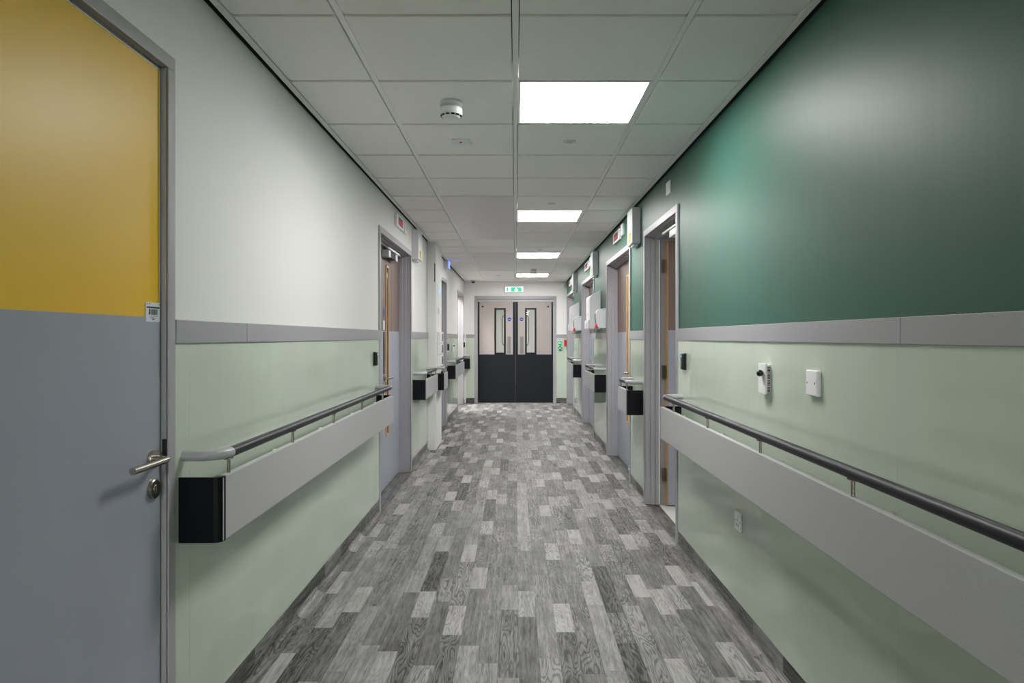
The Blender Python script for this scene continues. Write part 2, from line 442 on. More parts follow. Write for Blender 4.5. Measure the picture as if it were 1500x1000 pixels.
def closed_door(name, sd, y0, y1, lab, main_lo, vis=True, has_closer=True, z_top=HD-.026):
    """leaf and a half; the wide leaf runs from main_lo to y1"""
    x = sd*W
    root = empty(name, (x, (y0+y1)/2, 0), lab, None, None, 'structure')
    door_frame(root, sd, y0, y1)
    of = -.107
    def leaf(nm, a, b):
        lf = S(sd, of-.044, of, a, b, .006, z_top+.012, .0015, 1).build(nm, 'door_brown', root)
        S(sd, of, of+.0018, a+.001, b-.001, .007, ZD1).build('lower_sheet', 'door_grey', lf)
        return lf
    lf = leaf('leaf', main_lo+.002, y1-.014); leaf('side_leaf', y0+.014, main_lo-.002)
    S(sd, of-.03, of+.003, main_lo-.022, main_lo+.0, .007, z_top).build('meeting_stile', 'frame_grey', root)
    yv = main_lo+.215
    slim_vision(sd, of+.001, yv, .44, 1.92, lf)
    lever(sd, of+.002, main_lo+.07, .95, 1, lf)
    escutcheon(sd, of+.002, main_lo+.07, .86, lf)
    disc_sign(sd, of+.001, main_lo+.07, 1.51, lf)
    S(sd, of+.002, of+.0035, main_lo+.035, main_lo+.105, 1.36, 1.44).build('paper_label', 'paper', lf)
    if has_closer: closer(root, sd, main_lo+.03, y1)
    return root, lf

# near yellow door
yd = empty('door_1', (-W, 1.47, 0), 'near door with yellow upper half and grey lower half', None, None, 'structure')
y0, y1 = LEFT['yellow']
fr = door_frame(yd, -1, y0, y1, HD, .040, .010, ((-.014, 0), (-.028, .006), (-.161, .006)))
OF = -.012; LE = y1-.010
S(-1, -.066, -.061, y0, y1, 0, HD).build('door_stop', 'frame_grey', yd)
lf = S(-1, OF-.044, OF, y0+.012, LE, .006, HD-.012, .0015, 1).build('leaf', 'yellow', yd)
S(-1, OF, OF+.002, y0+.013, LE-.0005, .008, ZD1+.004, .0005, 1).build('lower_sheet', 'door_grey', lf)
S(-1, OF-.04, OF+.0004, LE, LE+.0022, .007, HD-.012).build('edge_lipping', 'cream', lf)
S(-1, OF-.04, OF+.0004, y0+.012, LE, HD-.012, HD-.009).build('edge_lipping', 'cream', lf)
lever(-1, OF+.002, 1.933, .957, -1, lf, .185)
escutcheon(-1, OF+.002, 1.933, .872, lf)
S(-1, -.009, .004, y1-.0015, y1-.0002, .955, 1.005).build('strike_plate', 'black_matt', yd)
ya_, yb_, za_, zb_ = 1.900, 1.9735, 1.343, 1.397
st = S(-1, OF+.0005, OF+.0026, ya_, yb_, za_, zb_).build('barcode_label', 'paper', lf); tag(st, 'white barcode label stuck near the door edge')
mb = MB(); h_ = zb_-za_; w_ = yb_-ya_
def lab(u0, u1, v0, v1): mb.sbox(-1, OF+.0026, OF+.0028, ya_+u0*w_, ya_+u1*w_, za_+v0*h_, za_+v1*h_)
lab(.04, .96, .70, .79)
u = .18
for wd, gp in ((.10, .025), (.015, .02), (.04, .03), (.02, .015), (.05, .02), (.035, .01), (.06, .02), (.02, .015), (.04, .02), (.03, .02), (.03, 0)):
    lab(u, u+wd, .36, .66); u += wd+gp
lab(.22, .82, .285, .305); lab(.25, .55, .20, .225); lab(.45, .78, .18, .20); lab(.40, .62, .10, .145)
lab(.06, .12, .90, .95); lab(.21, .26, .89, .96); lab(.88, .95, .89, .93)
mb.build('barcode_print', 'ink', yd)

d2, l2 = closed_door('door_2', -1, *LEFT['a'], 'wide grey framed door in the white wall after the long handrail, closer at its head', 5.76)
S(-1, -.1045, -.100, 5.80, 5.87, .985, 1.345, .001, 1).build('finger_plate', 'dark_steel', l2)
d3, l3 = closed_door('door_3', -1, *LEFT['b'], 'grey framed door in the white wall just beyond the white pier', 9.12, has_closer=False)
# open door, light spilling out
y0, y1 = LEFT['c']
d4 = empty('door_4', (-W, 12.6, 0), 'open doorway in the white wall next to the double doors, light spilling out', None, None, 'structure')
door_frame(d4, -1, y0, y1)
lf = B(-2.07, -1.165, y0-.005, y0+.039, .006, HD-.03, .002).build('leaf', 'door_brown', d4)

d6, l6 = closed_door('door_6', 1, *RIGHT['b'], 'closed door in the green wall with tall wood beaded vision slot and lever handle', 6.60, has_closer=False)
d7, l7 = closed_door('door_7', 1, *RIGHT['c'], 'closed door in the green wall behind the nearer set of dispensers', 9.40, has_closer=False)
d8, l8 = closed_door('door_8', 1, *RIGHT['d'], 'closed door in the green wall next to the double doors', 12.40, has_closer=False)
# open door in the green wall
y0, y1 = RIGHT['a']
d5 = empty('door_5', (W, (y0+y1)/2, 0), 'open door in the green wall, leaf swung into the room on three hinges', None, None, 'structure')
door_frame(d5, 1, y0, y1)
from mathutils import Matrix
HX, HY = W+.152, y1-.026
M = Matrix.Translation((HX, HY, 0)) @ Matrix.Rotation(math.radians(7), 4, 'Z') @ Matrix.Translation((-HX, -HY, 0))
lf = B(HX, HX+.93, HY-.046, HY, .012, HD-.045, .0012, 1).xf(M).build('leaf', 'door_brown', d5)
B(HX+.002, HX+.928, HY-.0478, HY-.046, .013, ZD1).xf(M).build('lower_sheet', 'door_grey', lf)
B(HX-.004, HX, HY-.046, HY, .012, HD-.045, .0008, 1).xf(M).build('edge_lipping', 'wood', lf)
for z in (.24, 1.03, 1.85):
    mb = MB(); mb.box(HX-.034, HX-.006, HY+.0, HY+.004, z-.05, z+.05)
    mb.tube([(HX-.004, HY-.002, z-.05), (HX-.004, HY-.002, z+.05)], .007)
    mb.box(HX-.0055, HX-.004, HY-.034, HY-.004, z-.05, z+.05)
    mb.build('hinge', 'dark_steel', d5)
S(1, -.104, -.096, y1-.0265, y1-.0235, .01, HD-.03).build('door_seal', 'plastic', d5)
t = MB(); t.sbox(1, -.10, -.045, y0+.12, y0+.42, HD-.098, HD-.05, .004); c_ = t.build('door_closer', 'plastic', d5)
S(1, -.06, -.045, y0+.05, y0+.65, HD-.043, HD-.028, .002).build('closer_track', 'plastic', c_)

# double doors at the end
d9 = empty('door_9', (0, YE, 0), 'double doors with black kick plates under the lit exit sign', None, None, 'structure')
mb = MB()
for x0, x1 in ((EX0-FWD, EX0), (EX1, EX1+FWD)):
    mb.box(x0, x1, YE-.012, YE, .001, EH+FWD, .003)
    xx = (x0+.02, x1) if x0 < 0 else (x0, x1-.02)
    mb.box(x0 if x0 < 0 else x0-.0, x1, YE, YE+.09, .001, EH, .002)
mb.box(EX0, EX1, YE-.012, YE, EH, EH+FWD, .003); mb.box(EX0, EX1, YE-.003, YE+.09, EH-.004, EH, .002)
mb.build('frame', 'frame_grey', d9)
B(EX0+.001, EX1-.001, YE+.02, YE+.07, EH-.048, EH-.004, .003).build('header', 'elbow_grey', d9)
LY = YE+.03
for q, lb in ((-1, 'leaf with black kick plate on the white wall side'), (1, 'leaf with black kick plate on the green wall side')):
    def X(a, b): return (q*a, q*b)
    # leaf as a frame round the vision opening
    VX0, VX1, VZ0, VZ1 = .226, .379, .995, 1.84
    mb = MB(); zt = EH-.052
    mb.box(*X(.0012, VX0), LY, LY+.045, .008, zt); mb.box(*X(VX1, .740), LY, LY+.045, .008, zt)
    mb.box(*X(VX0, VX1), LY, LY+.045, .008, VZ0); mb.box(*X(VX0, VX1), LY, LY+.045, VZ1, zt)
    lf = mb.build('leaf', 'door_cream', d9, smooth=False); tag(lf, lb)
    B(*X(.004, .739), LY-.003, LY, .008, .957, .0008, 1).build('kick_plate', 'kick_black', lf)
    mb = MB(); mb.box(*X(.0008, .050), LY-.005, LY-.0003, .008, zt, .001, 1); mb.build('meeting_edge', 'kick_black', lf)
    B(*X(.709, .741), LY-.004, LY-.0003, .008, zt, .001, 1).build('hinge_edge', 'kick_black', lf)
    mb = MB(); a, b, c, d = .190, .414, .957, 1.872
    for z_ in ((a, VX0, c, d), (VX1, b, c, d), (VX0, VX1, c, VZ0), (VX0, VX1, VZ1, d)):
        mb.box(*X(z_[0], z_[1]), LY-.008, LY-.0003, z_[2], z_[3], .0015, 1)
    mb.build('vision_frame', 'kick_black', lf)
    B(*X(VX0, VX1), LY+.018, LY+.024, VZ0, VZ1).build('vision_glass', 'glass', lf)
    B(*X(.088, .160), LY-.002, LY-.0003, .971, 1.31, .0006, 1).build('push_plate', 'push_plate', lf)
    MB().lathe([(0, 0), (.036, 0), (.036, .002), (0, .0021)], (q*.12, LY-.0003, 1.65), (0, -1, 0)).build('blue_sign', 'blue', lf)
    B(*X(.100, .140), LY-.0036, LY-.0026, 1.647, 1.653).build('sign_print', 'paper', lf)
    MB().lathe([(0, 0), (.019, 0), (.018, .006), (.009, .007), (0, .007)], (q*.645, LY-.0003, 1.90), (0, -1, 0)).build('boss', 'black_matt', lf)
    yb = LY+.095; pts = [(q*.200, LY+.05, 1.74), (q*.202, yb-.01, 1.74), (q*.215, yb, 1.737), (q*.24, yb, 1.72), (q*.258, yb, 1.68), (q*.262, yb, 1.62), (q*.262, yb, 1.24),
           (q*.258, yb, 1.18), (q*.24, yb, 1.14), (q*.215, yb, 1.123), (q*.202, yb-.01, 1.12), (q*.2, LY+.05, 1.12)]
    MB().tube(pts, .009).build('pull_handle', 'bronze', lf)

# ------------------------------------------------------------ handrails with bumper boards
def handrail(sd, ya, yb, posts, lab, base=0., bo=(.108, .133), ro=.12, elbow0=True, elbow1=True, ln=.09):
    t = empty('wall_handrail', (sd*(W-base), (ya+yb)/2, .685), lab, 'handrail', 'handrails with bumper boards')
    Z0, Z1, zr = .685, .878, .940
    o = lambda v: v+base
    S(sd, o(bo[0]), o(bo[1]), ya+.016, yb-.004, Z0, Z1, .003).build('bumper_board', 'board_grey', t)
    for e, sg in ((ya, 1), (yb, -1)):
        # end cap: L shaped shell returning to the wall with a rounded outer corner
        pts = [(0, 0), (bo[1]-.022, 0), (bo[1]-.010, .004), (bo[1]-.002, .013), (bo[1]+.001, .026), (bo[1]+.001, .034), (bo[0]-.002, .034), (bo[0]-.002, .012), (bo[0]-.008, .008), (0, .008)]
        if sg < 0: pts = [(0, 0), (bo[1]-.004, 0), (bo[1]-.004, .003), (bo[0]-.002, .003), (bo[0]-.002, .012), (bo[0]-.008, .008), (0, .008)]
        MB().prism(pts, lambda u, v, a, e=e, sg=sg: P(sd, o(u), e+sg*v, a), Z0-.001, Z1+.002, .0012).build('end_cap', 'cap_black', t)
    rr = .0165
    y0 = ya+.015 if elbow0 else ya; y1 = yb-.015 if elbow1 else yb
    r0 = min(.07, ro-.02)
    for e, sg, on in ((y0, 1, elbow0), (y1, -1, elbow1)):
        if not on: continue
        pts = [P(sd, o(.0005), e+sg*rr, zr), P(sd, o(ro-r0), e+sg*rr, zr)]
        for q in range(1, 9):
            a = q/8*math.pi/2
            pts.append(P(sd, o(ro-r0+r0*math.sin(a)), e+sg*(rr+r0*(1-math.cos(a))), zr))
        MB().tube(pts, rr, 18).build('rail_elbow', 'elbow_grey', t)
    a = y0+rr+r0 if elbow0 else y0; b = y1-rr-r0 if elbow1 else y1
    MB().tube([P(sd, o(ro), a, zr), P(sd, o(ro), b, zr)], rr, 24).build('rail', 'charcoal', t)
    for y in posts:
        mb = MB(); mb.tube([P(sd, o(ro), y, Z1-.001), P(sd, o(ro), y, zr-rr+.002)], .0055, 12)
        mb.sbox(sd, o(ro-.009), o(ro+.009), y-.017, y+.017, zr-rr-.003, zr-rr+.0015, .001, 1)
        mb.build('post', 'steel', t)
        if base == 0 and y-.15 > ya+.05: S(sd, bo[0]-.022, bo[0], y-.145, y-.115, Z1-.012, Z1-.006, .001, 1).build('bracket', 'cream', t)
    return t
handrail(-1, 2.05, 4.97, [2.137, 2.75, 3.37, 3.99, 4.62], 'long charcoal handrail over grey bumper board on the white wall after the yellow door')
handrail(-1, 6.72, 7.80, [6.83, 7.25, 7.68], 'short charcoal handrail over bumper board on the white wall before the pier')
handrail(-1, 7.95, 8.42, [8.03, 8.33], 'small handrail and bumper with black end cap on the side of the white pier', base=.0995, bo=(.062, .085), ro=.074)
handrail(-1, 10.07, 11.85, [10.18, 10.72, 11.26, 11.74], 'charcoal handrail over bumper board on the white wall between the last two doorways')
handrail(-1, 13.27, YE-.012, [13.36], 'shortest handrail piece with black end cap in the corner beside the double doors')
handrail(1, -1.2, 4.17, [3.87-.685*k for k in range(8)][:7], 'longest charcoal handrail over grey bumper board on the green wall under the thermostat', elbow0=True)
handrail(1, 5.41, 5.90, [5.50, 5.80], 'short charcoal handrail with black end cap between two doors, below the yellow labelled box nearest')
handrail(1, 7.62, 8.74, [7.73, 8.18, 8.62], 'charcoal handrail over bumper board under the nearer dispensers')
handrail(1, 10.46, 11.72, [10.57, 11.1, 11.6], 'charcoal handrail over bumper board under the farther dispensers')

# ------------------------------------------------------------ wall-mounted things
def screw(mb, sd, off, y, z, r=.0035): mb.lathe([(0, 0), (r, 0), (r, .0008), (0, .0008)], P(sd, off, y, z), (-sd, 0, 0), 10)
def reader(sd, y, z, label, off=.006):
    t = empty('card_reader', (sd*(W-off), y, z-.05), label, 'card reader', 'black card readers by the doors')
    S(sd, off, off+.008, y-.024, y+.024, z-.050, z+.050, .004).build('back_plate', 'black_matt', t)
    S(sd, off+.008, off+.026, y-.022, y+.022, z-.048, z+.048, .006, 3).build('body', 'black', t)
    S(sd, off+.026, off+.0266, y-.006, y+.006, z+.026, z+.036).build('indicator_light', 'blue_glow', t)
reader(-1, 4.88, 1.145, 'black card reader on pale green sheet near the wide door after the long handrail')
reader(1, 4.06, 1.155, 'black card reader on pale green sheet beside the open door in the green wall')
reader(-1, 10.17, 1.15, 'black card reader on the white wall side just beyond the pier doorway')
reader(-1, 13.34, 1.15, 'black card reader in the corner beside the double doors')

def thermostat(sd, y, z, label, off=.006):
    t = empty('room_sensor', (sd*(W-off), y, z-.06), label, 'sensor', 'white room sensors with black bulb')
    S(sd, off, off+.016, y-.038, y+.038, z-.055, z+.055, .002).build('vented_base', 'plastic', t)
    pts = []
    for i in range(9):
        q = i/8; u = -.041+.082*q; pts.append((u, off+.016+.006+.005*(1-(2*q-1)**2)))
    pts += [(.041, off+.016), (-.041, off+.016)]
    MB().prism(pts, lambda u, v, a: P(sd, v, y+u, a), z-.060, z+.060, .001).build('front_plate', 'plastic', t)
    mb = MB()
    for yy in (y-.0385, y+.0385):
        for grp in range(4):
            for k in range(4):
                zz = z+.045-grp*.026-k*.0058
                mb.box(sd*(W-off-.003), sd*(W-off-.014), yy-.0003, yy+.0003, zz-.0018, zz+.0018)
    mb.build('vent_slots', 'ink', t)['kind'] = 'stuff'
    prof = [(0.0, .0)]+[(.0135*math.sin(a), .006+.0135*(1-math.cos(a))-.0) for a in [math.pi*i/10 for i in range(2, 11)]]
    prof = [(.006, 0)]+[(.0135*math.sin(math.pi*i/12), .0165-.0135*math.cos(math.pi*i/12)) for i in range(2, 12)]+[(0, .030)]
    MB().lathe(prof, P(sd, off+.0205, y-.020, z+.022), (-sd, 0, 0)).build('black_bulb', 'black', t)
thermostat(1, 2.742, 1.135, 'white vented room sensor with black bulb over the longest handrail')
thermostat(-1, 10.85, 1.14, 'small distant white room sensor with black bulb beyond the pier')

def plate(sd, y, z, label, name='blank_plate', cat='wall plate', w=.086, h=.086, off=.006, d=.009, base=0):
    t = empty(name, (sd*(W-off), y, z-h/2), label, cat)
    S(sd, off, off+d, y-w/2, y+w/2, z-h/2, z+h/2, .004, 3).build('face_plate', 'plastic', t)
    for yy in (y-.03*w/.086, y+.03*w/.086):
        mb = MB(); screw(mb, sd, off+d, yy, z); mb.build('screw', 'steel', t)
    return t
plate(1, 2.30, 1.146, 'white blank electrical plate with two screws beside the room sensor', d=.016)
t = plate(1, 3.085, .472, 'white switched socket low on the pale green sheet under the longest handrail', 'wall_socket', 'socket')
S(1, .015, .019, 3.085-.018, 3.085-.004, .49, .507, .001, 1).build('switch', 'plastic', t)
mb = MB()
for y, z in ((3.085, .478), (3.074, .455), (3.096, .455)): mb.sbox(1, .015, .0156, y-.003, y+.003, z-.005, z+.005)
mb.build('socket_holes', 'ink', t)
plate(1, 4.53, 2.283, 'small white blank plate high on the green wall above the open door', w=.11, off=0, d=.008)

def power_box(sd, y, label):
    t = empty('control_box', (sd*W, y+.125, 2.06), label, 'control box', 'white control boxes by the ceiling')
    S(sd, 0, .064, y, y+.25, 2.06, 2.352, .004).build('casing', 'plastic_grey', t)
    S(sd, .064, .068, y+.004, y+.246, 2.064, 2.348, .001, 1).build('cover', 'plastic', t)
    S(sd, .01, .05, y+.05, y+.2, 2.045, 2.06, .003).build('cable_gland', 'plastic', t)
    l = S(sd, .068, .0688, y+.06, y+.185, 2.075, 2.155).build('warning_label', 'label_yellow', t); tag(l, 'yellow warning label with dark print')
    mb = MB()
    for k, (a, b) in enumerate(((.07, .17), (.075, .165), (.07, .15), (.08, .17))): mb.sbox(sd, .0688, .0691, y+a, y+b, 2.142-k*.017, 2.147-k*.017)
    mb.build('label_print', 'ink', t)
power_box(1, 5.55, 'white control box with yellow label by the ceiling, nearest of three on the green wall')
power_box(1, 8.40, 'white control box with yellow label above the nearer dispensers')
power_box(1, 11.23, 'white control box with yellow label above the farther dispensers')
power_box(-1, 6.70, 'white control box with yellow label by the ceiling on the white wall')

def display(sd, y0, y1, label):
    zc = 2.288; h = .105
    t = empty('red_display', (sd*W, (y0+y1)/2, zc-h/2), label, 'display', 'red displays above the doors')
    S(sd, 0, .022, y0, y1, zc-h/2, zc+h/2, .003).build('housing', 'plastic', t)
    L_ = y1-y0; sc = S(sd, .022, .0225, y0+.22*L_, y1-.18*L_, zc-.034, zc+.036).build('screen', 'black', t)
    mb = MB(); n = 9; a = y0+.25*L_; st = .54*L_/n
    for i in range(n):
        hh = R.choice([.030, .036, .026])
        mb.sbox(sd, .0225, .0229, a+i*st, a+i*st+st*.72, zc-.026, zc-.026+hh)
    mb.build('lit_digits', 'led_red', sc)
display(-1, 5.74, 6.10, 'red lit display above the wide door in the white wall')
display(1, 6.55, 6.97, 'red lit display above the closed door beside the nearest yellow labelled box on green')
display(1, 9.32, 9.82, 'red lit display above the door behind the nearer dispensers')
display(1, 12.28, 12.72, 'red lit display above the green wall door closest to the double doors')
def switch(sd, y, label, z=2.29):
    t = empty('call_switch', (sd*W, y, z-.05), label, 'switch', 'small switch boxes above the doors')
    S(sd, 0, .022, y-.055, y+.055, z-.055, z+.05, .003).build('housing', 'plastic', t)
    MB().lathe([(.012, 0), (.014, .004), (.013, .018), (.006, .024), (0, .025)], P(sd, .022, y+.01, z), (-sd, 0, 0), 16).build('round_cap', 'plastic', t)
switch(-1, 6.22, 'small white box with round cap beside the red display on the white wall')
switch(1, 6.42, 'small white box with round cap between the nearest red display and control box on green', 2.305)
switch(1, 9.16, 'small white box with round cap beside the display over the nearer dispensers', 2.305)
switch(1, 12.1, 'small white box with round cap beside the display closest to the double doors', 2.305)
# over-door call light with blue edges
t = empty('call_light', (-W, 9.83, 2.27), 'white over-door lamp with blue lit edge on the white wall by the ceiling', 'lamp')
S(-1, 0, .062, 9.72, 9.95, 2.275, 2.39, .004).build('body', 'plastic_grey', t)
S(-1, .062, .066, 9.73, 9.94, 2.28, 2.385, .001, 1).build('lens', 'led_violet', t)

# dispensers
def towel(y, label):
    t = empty('towel_dispenser', (W, y+.22, 1.395), label, 'dispenser', 'wall dispensers')
    pr = [(0, 1.395), (.128, 1.395), (.128, 1.775), (.118, 1.79), (.012, 1.855), (0, 1.855)]
    MB().prism(pr, lambda u, v, a: P(1, u, a, v), y, y+.42, .006).build('body', 'plastic', t)
    S(1, .126, .148, y, y+.42, 1.395, 1.505, .008, 3).build('lower_lip', 'plastic', t)
    mb = MB(); mb.sbox(1, .128, .1288, y+.15, y+.27, 1.555, 1.585); mb.build('print', 'plastic_grey', t)
    mb = MB(); mb.sbox(1, .148, .1486, y+.17, y+.25, 1.422, 1.432); mb.sbox(1, .148, .1486, y+.195, y+.225, 1.432, 1.462); mb.build('blue_mark', 'blue_print', t)
    S(1, .148, .1495, y+.05, y+.37, 1.396, 1.402).build('paper_slot', 'ink', t)
def soap(y, label):
    t = empty('soap_dispenser', (W, y+.06, 1.395), label, 'dispenser', 'wall dispensers')
    pr = [(0, 1.40), (.085, 1.40), (.108, 1.45), (.117, 1.51), (.114, 1.56), (.10, 1.595), (.075, 1.613), (0, 1.625)]
    MB().prism(pr, lambda u, v, a: P(1, u, a, v), y, y+.12, .006).build('body', 'plastic_grey', t)
    MB().prism([(.086, 1.395), (.126, 1.395), (.104, 1.452), (.096, 1.445)], lambda u, v, a: P(1, u, a, v), y+.004, y+.116, .003).build('red_lever', 'red', t)
    MB().strip([(.1095, 1.455), (.1185, 1.51), (.1155, 1.56)], lambda u, v, a: P(1, u, a, v), y+.02, y+.1).build('level_window', 'bronze', t)
    S(1, .02, .035, y-.0008, y, 1.60, 1.607).build('lock_slot', 'ink', t)
soap(7.66, 'grey soap dispenser with red lever, the nearer of two')
towel(8.16, 'tall white paper towel dispenser with blue mark, the nearer of two')
soap(10.53, 'grey soap dispenser with red lever, the farther of two')
towel(10.86, 'tall white paper towel dispenser with blue mark, the farther of two')

# things on the side of the pier
PO = .0995
for k, (z0, z1, lb) in enumerate(((1.231, 1.361, 'topmost'), (1.092, 1.226, 'middle'), (.953, 1.088, 'lowest'))):
    t = empty('alarm_panel', (-(W-PO), 8.22, z0), 'white alarm panel with dark window on the side of the pier, %s of three' % lb, 'panel', 'alarm panels on the pier')
    S(-1, PO, PO+.03, 8.03, 8.42, z0, z1, .003).build('housing', 'plastic', t)
    S(-1, PO+.03, PO+.0305, 8.26, 8.38, z0+.02, z1-.02).build('window', 'ink', t)
    mb = MB()
    for q in range(3): mb.sbox(-1, PO+.0305, PO+.0308, 8.29, 8.35, z0+.035+q*.024, z0+.041+q*.024)
    mb.build('lit_rows', 'red' if k else 'plastic_grey', t)
    MB().lathe([(.006, 0), (.006, .01), (0, .011)], P(-1, PO+.03, 8.40, (z0+z1)/2), (1, 0, 0), 12).build('latch', 'steel', t)
t = empty('wall_notice', (-(W-PO), 8.23, 1.80), 'small glossy notice with blue and white print on the pier', 'sign')
S(-1, PO, PO+.004, 8.07, 8.39, 1.80, 1.92, .001, 1).build('sheet', 'paper', t)
mb = MB(); mb.sbox(-1, PO+.004, PO+.0043, 8.09, 8.20, 1.815, 1.86); mb.build('print', 'blue_glow', t)  # printed blue set glowing, no lamp in the notice
plate(-1, 8.24, 1.61, 'white blank plate on the side of the pier above the alarm panels', w=.2, h=.075, off=PO, d=.012)
tag(B(-.932, -.922, 7.8795, 7.8817, 1.935, 2.147, .0004, 1).build('corner_strip', 'ink'), 'narrow dark strip high on the corner of the white pier', 'strip')
# end wall things
t = empty('exit_sign', (-.02, YE, 2.18), 'lit green and white emergency exit sign above the double doors', 'exit sign')
B(-.20, .155, YE-.048, YE, 2.172, 2.292, .012, 3).build('housing', 'plastic', t)
XS0, XS1, ZS0, ZS1 = -.195, .150, 2.180, 2.284
B(XS0, XS1, YE-.051, YE-.048, ZS0, ZS1, .001, 1).build('lit_face', 'exit_white', t)
mb = MB(); f = YE-.0515
mb.box(-.170, .122, f, f+.0008, 2.188, 2.276); mb.build('green_field', 'exit_green', t)
f = YE-.0522
mb = MB(); mb.box(-.143, -.092, f, f+.0005, 2.188, 2.276)                         # doorway
mb.prism([(-.012, 2.218), (-.002, 2.218), (-.002, 2.195), (.038, 2.195), (.038, 2.218), (.058, 2.218), (.018, 2.268), (-.022, 2.218)], lambda u, v, a: (u, a, v), f, f+.0005)
mb.build('white_pictogram', 'exit_white', t)
f = YE-.0529
mb = MB(); mb.lathe([(0, 0), (.0075, 0), (.0075, .0004), (0, .0004)], (-.112, f+.0005, 2.262), (0, -1, 0), 12)
def stick(p, q, r=.0045):
    d = Vector((q[0]-p[0], 0, q[1]-p[1])); n = Vector((-d.z, 0, d.x)).normalized()*r
    mb.prism([(p[0]+n.x, p[1]+n.z), (q[0]+n.x, q[1]+n.z), (q[0]-n.x, q[1]-n.z), (p[0]-n.x, p[1]-n.z)], lambda u, v, a: (u, a, v), f, f+.0004)
for p, q in (((-.114, 2.252), (-.12, 2.225)), ((-.12, 2.225), (-.108, 2.212)), ((-.108, 2.212), (-.112, 2.194)), ((-.12, 2.225), (-.128, 2.212)), ((-.128, 2.212), (-.138, 2.21)), ((-.115, 2.25), (-.1, 2.236)), ((-.115, 2.25), (-.13, 2.238))):
    stick(p, q)
mb.build('running_figure', 'exit_green', t)

t = empty('exit_label', (.868, YE, 1.23), 'small white label with blue print above the green exit button', 'label')
B(.842, .905, YE-.0075, YE-.006, 1.228, 1.272).build('sheet', 'paper', t)
mb = MB(); mb.box(.852, .896, YE-.008, YE-.0075, 1.256, 1.263); mb.box(.858, .89, YE-.008, YE-.0075, 1.245, 1.251); mb.build('print', 'blue_print', t)
t = empty('exit_button', (.872, YE, 1.14), 'grey plate with round lit green exit button beside the double doors', 'button')
B(.843, .905, YE-.02, YE-.006, 1.148, 1.224, .003).build('plate', 'dark_steel', t)
MB().lathe([(.024, 0), (.024, .006), (.02, .009), (0, .0095)], (.872, YE-.02, 1.187), (0, -1, 0), 20).build('button', 'led_green', t)
MB().lathe([(.007, 0), (.007, .003), (0, .003)], (.872, YE-.0295, 1.187), (0, -1, 0), 12).build('button_centre', 'green_sign', t)
t = empty('break_glass', (.876, YE, 1.03), 'green emergency break glass box below the exit button', 'call point')
B(.838, .914, YE-.035, YE-.006, 1.036, 1.128, .006).build('housing', 'green_sign', t)
B(.85, .902, YE-.0365, YE-.035, 1.075, 1.095, .0005, 1).build('glass_label', 'paper', t)
mb = MB()
for x, z in ((.850, 1.116), (.902, 1.116), (.850, 1.052), (.902, 1.052)): mb.lathe([(.008, 0), (.008, .002), (0, .002)], (x, YE-.035, z), (0, -1, 0), 12)
mb.build('corner_lights', 'led_green', t)
t = empty('fire_call_point', (.985, YE, 1.12), 'red fire alarm call point in the corner of the end wall', 'call point')
B(.958, 1.004, YE-.03, YE-.006, 1.125, 1.245, .004).build('housing', 'red', t)
B(.966, .996, YE-.0312, YE-.03, 1.16, 1.20, .0004, 1).build('front_panel', 'red', t)
t = empty('wall_sounder', (.955, YE, 2.27), 'small white sensor high in the corner of the end wall', 'sensor')
B(.925, .985, YE-.04, YE, 2.27, 2.355, .008, 3).build('housing', 'plastic', t)
MB().lathe([(.02, 0), (.017, .01), (0, .016)], (.955, YE-.04, 2.30), (0, -1, 0), 14).build('lens', 'plastic_grey', t)

# ------------------------------------------------------------ ceiling-mounted things
def smoke(x, y, label):
    t = empty('smoke_detector', (x, y, ZC), label, 'smoke detector', 'smoke detectors')
    MB().lathe([(.050, 0), (.052, .004), (.052, .016), (.046, .022), (.040, .023)], (x, y, ZC), (0, 0, -1), 32).build('base', 'plastic_grey', t)
    MB().lathe([(.040, .022), (.040, .030)], (x, y, ZC), (0, 0, -1), 32).build('gap_ring', 'plastic_grey', t)
    MB().lathe([(.047, .028), (.0525, .032), (.0525, .052), (.049, .062), (.040, .072), (.034, .075), (0, .075)], (x, y, ZC), (0, 0, -1), 32).build('head', 'plastic', t)
    mb = MB()
    for k in range(12):
        a = 2*math.pi*(k+.5)/12; r = .0462; c = Vector((x+r*math.cos(a), y+r*math.sin(a), ZC-.0658))
        bx = MB(); bx.box(-.0015, .0018, -.0085, .0085, -.004, .004)
        bx.xf(Matrix.Translation(c) @ Matrix.Rotation(a, 4, 'Z') @ Matrix.Rotation(math.radians(42), 4, 'Y'))
        me = bpy.data.meshes.new('t'); bx.bm.to_mesh(me); mb.bm.from_mesh(me)
    mb.build('vent_slots', 'black', t)['kind'] = 'stuff'
smoke(-.300, 3.20, 'round white smoke detector on the ceiling nearest the viewer')
smoke(.295, 11.10, 'round white smoke detector on the ceiling near the last light panel')
t = empty('remote_indicator', (-.305, 3.83, ZC), 'small white ceiling plate with red lamp behind the near smoke detector', 'indicator')
B(-.353, -.255, 3.785, 3.875, ZC-.010, ZC, .003).build('plate', 'plastic', t)
MB().lathe([(.006, 0), (.005, .004), (0, .006)], (-.304, 3.82, ZC-.010), (0, 0, -1), 12).build('red_lamp', 'red', t)
def disc(x, y, label, led=None):
    t = empty('emergency_downlight', (x, y, ZC), label, 'downlight', 'small round emergency lights')
    MB().lathe([(.036, 0), (.035, .003), (.026, .005), (.018, .004), (0, .004)], (x, y, ZC), (0, 0, -1), 28).build('rim', 'plastic_grey', t)
    MB().lathe([(.012, 0), (.011, .003), (0, .005)], (x, y, ZC-.0042), (0, 0, -1), 16).build('lens', 'plastic_grey', t)
    if led: MB().lathe([(.003, 0), (0, .003)], (x-.02, y-.01, ZC-.004), (0, 0, -1), 10).build('green_led', 'led_green', t)
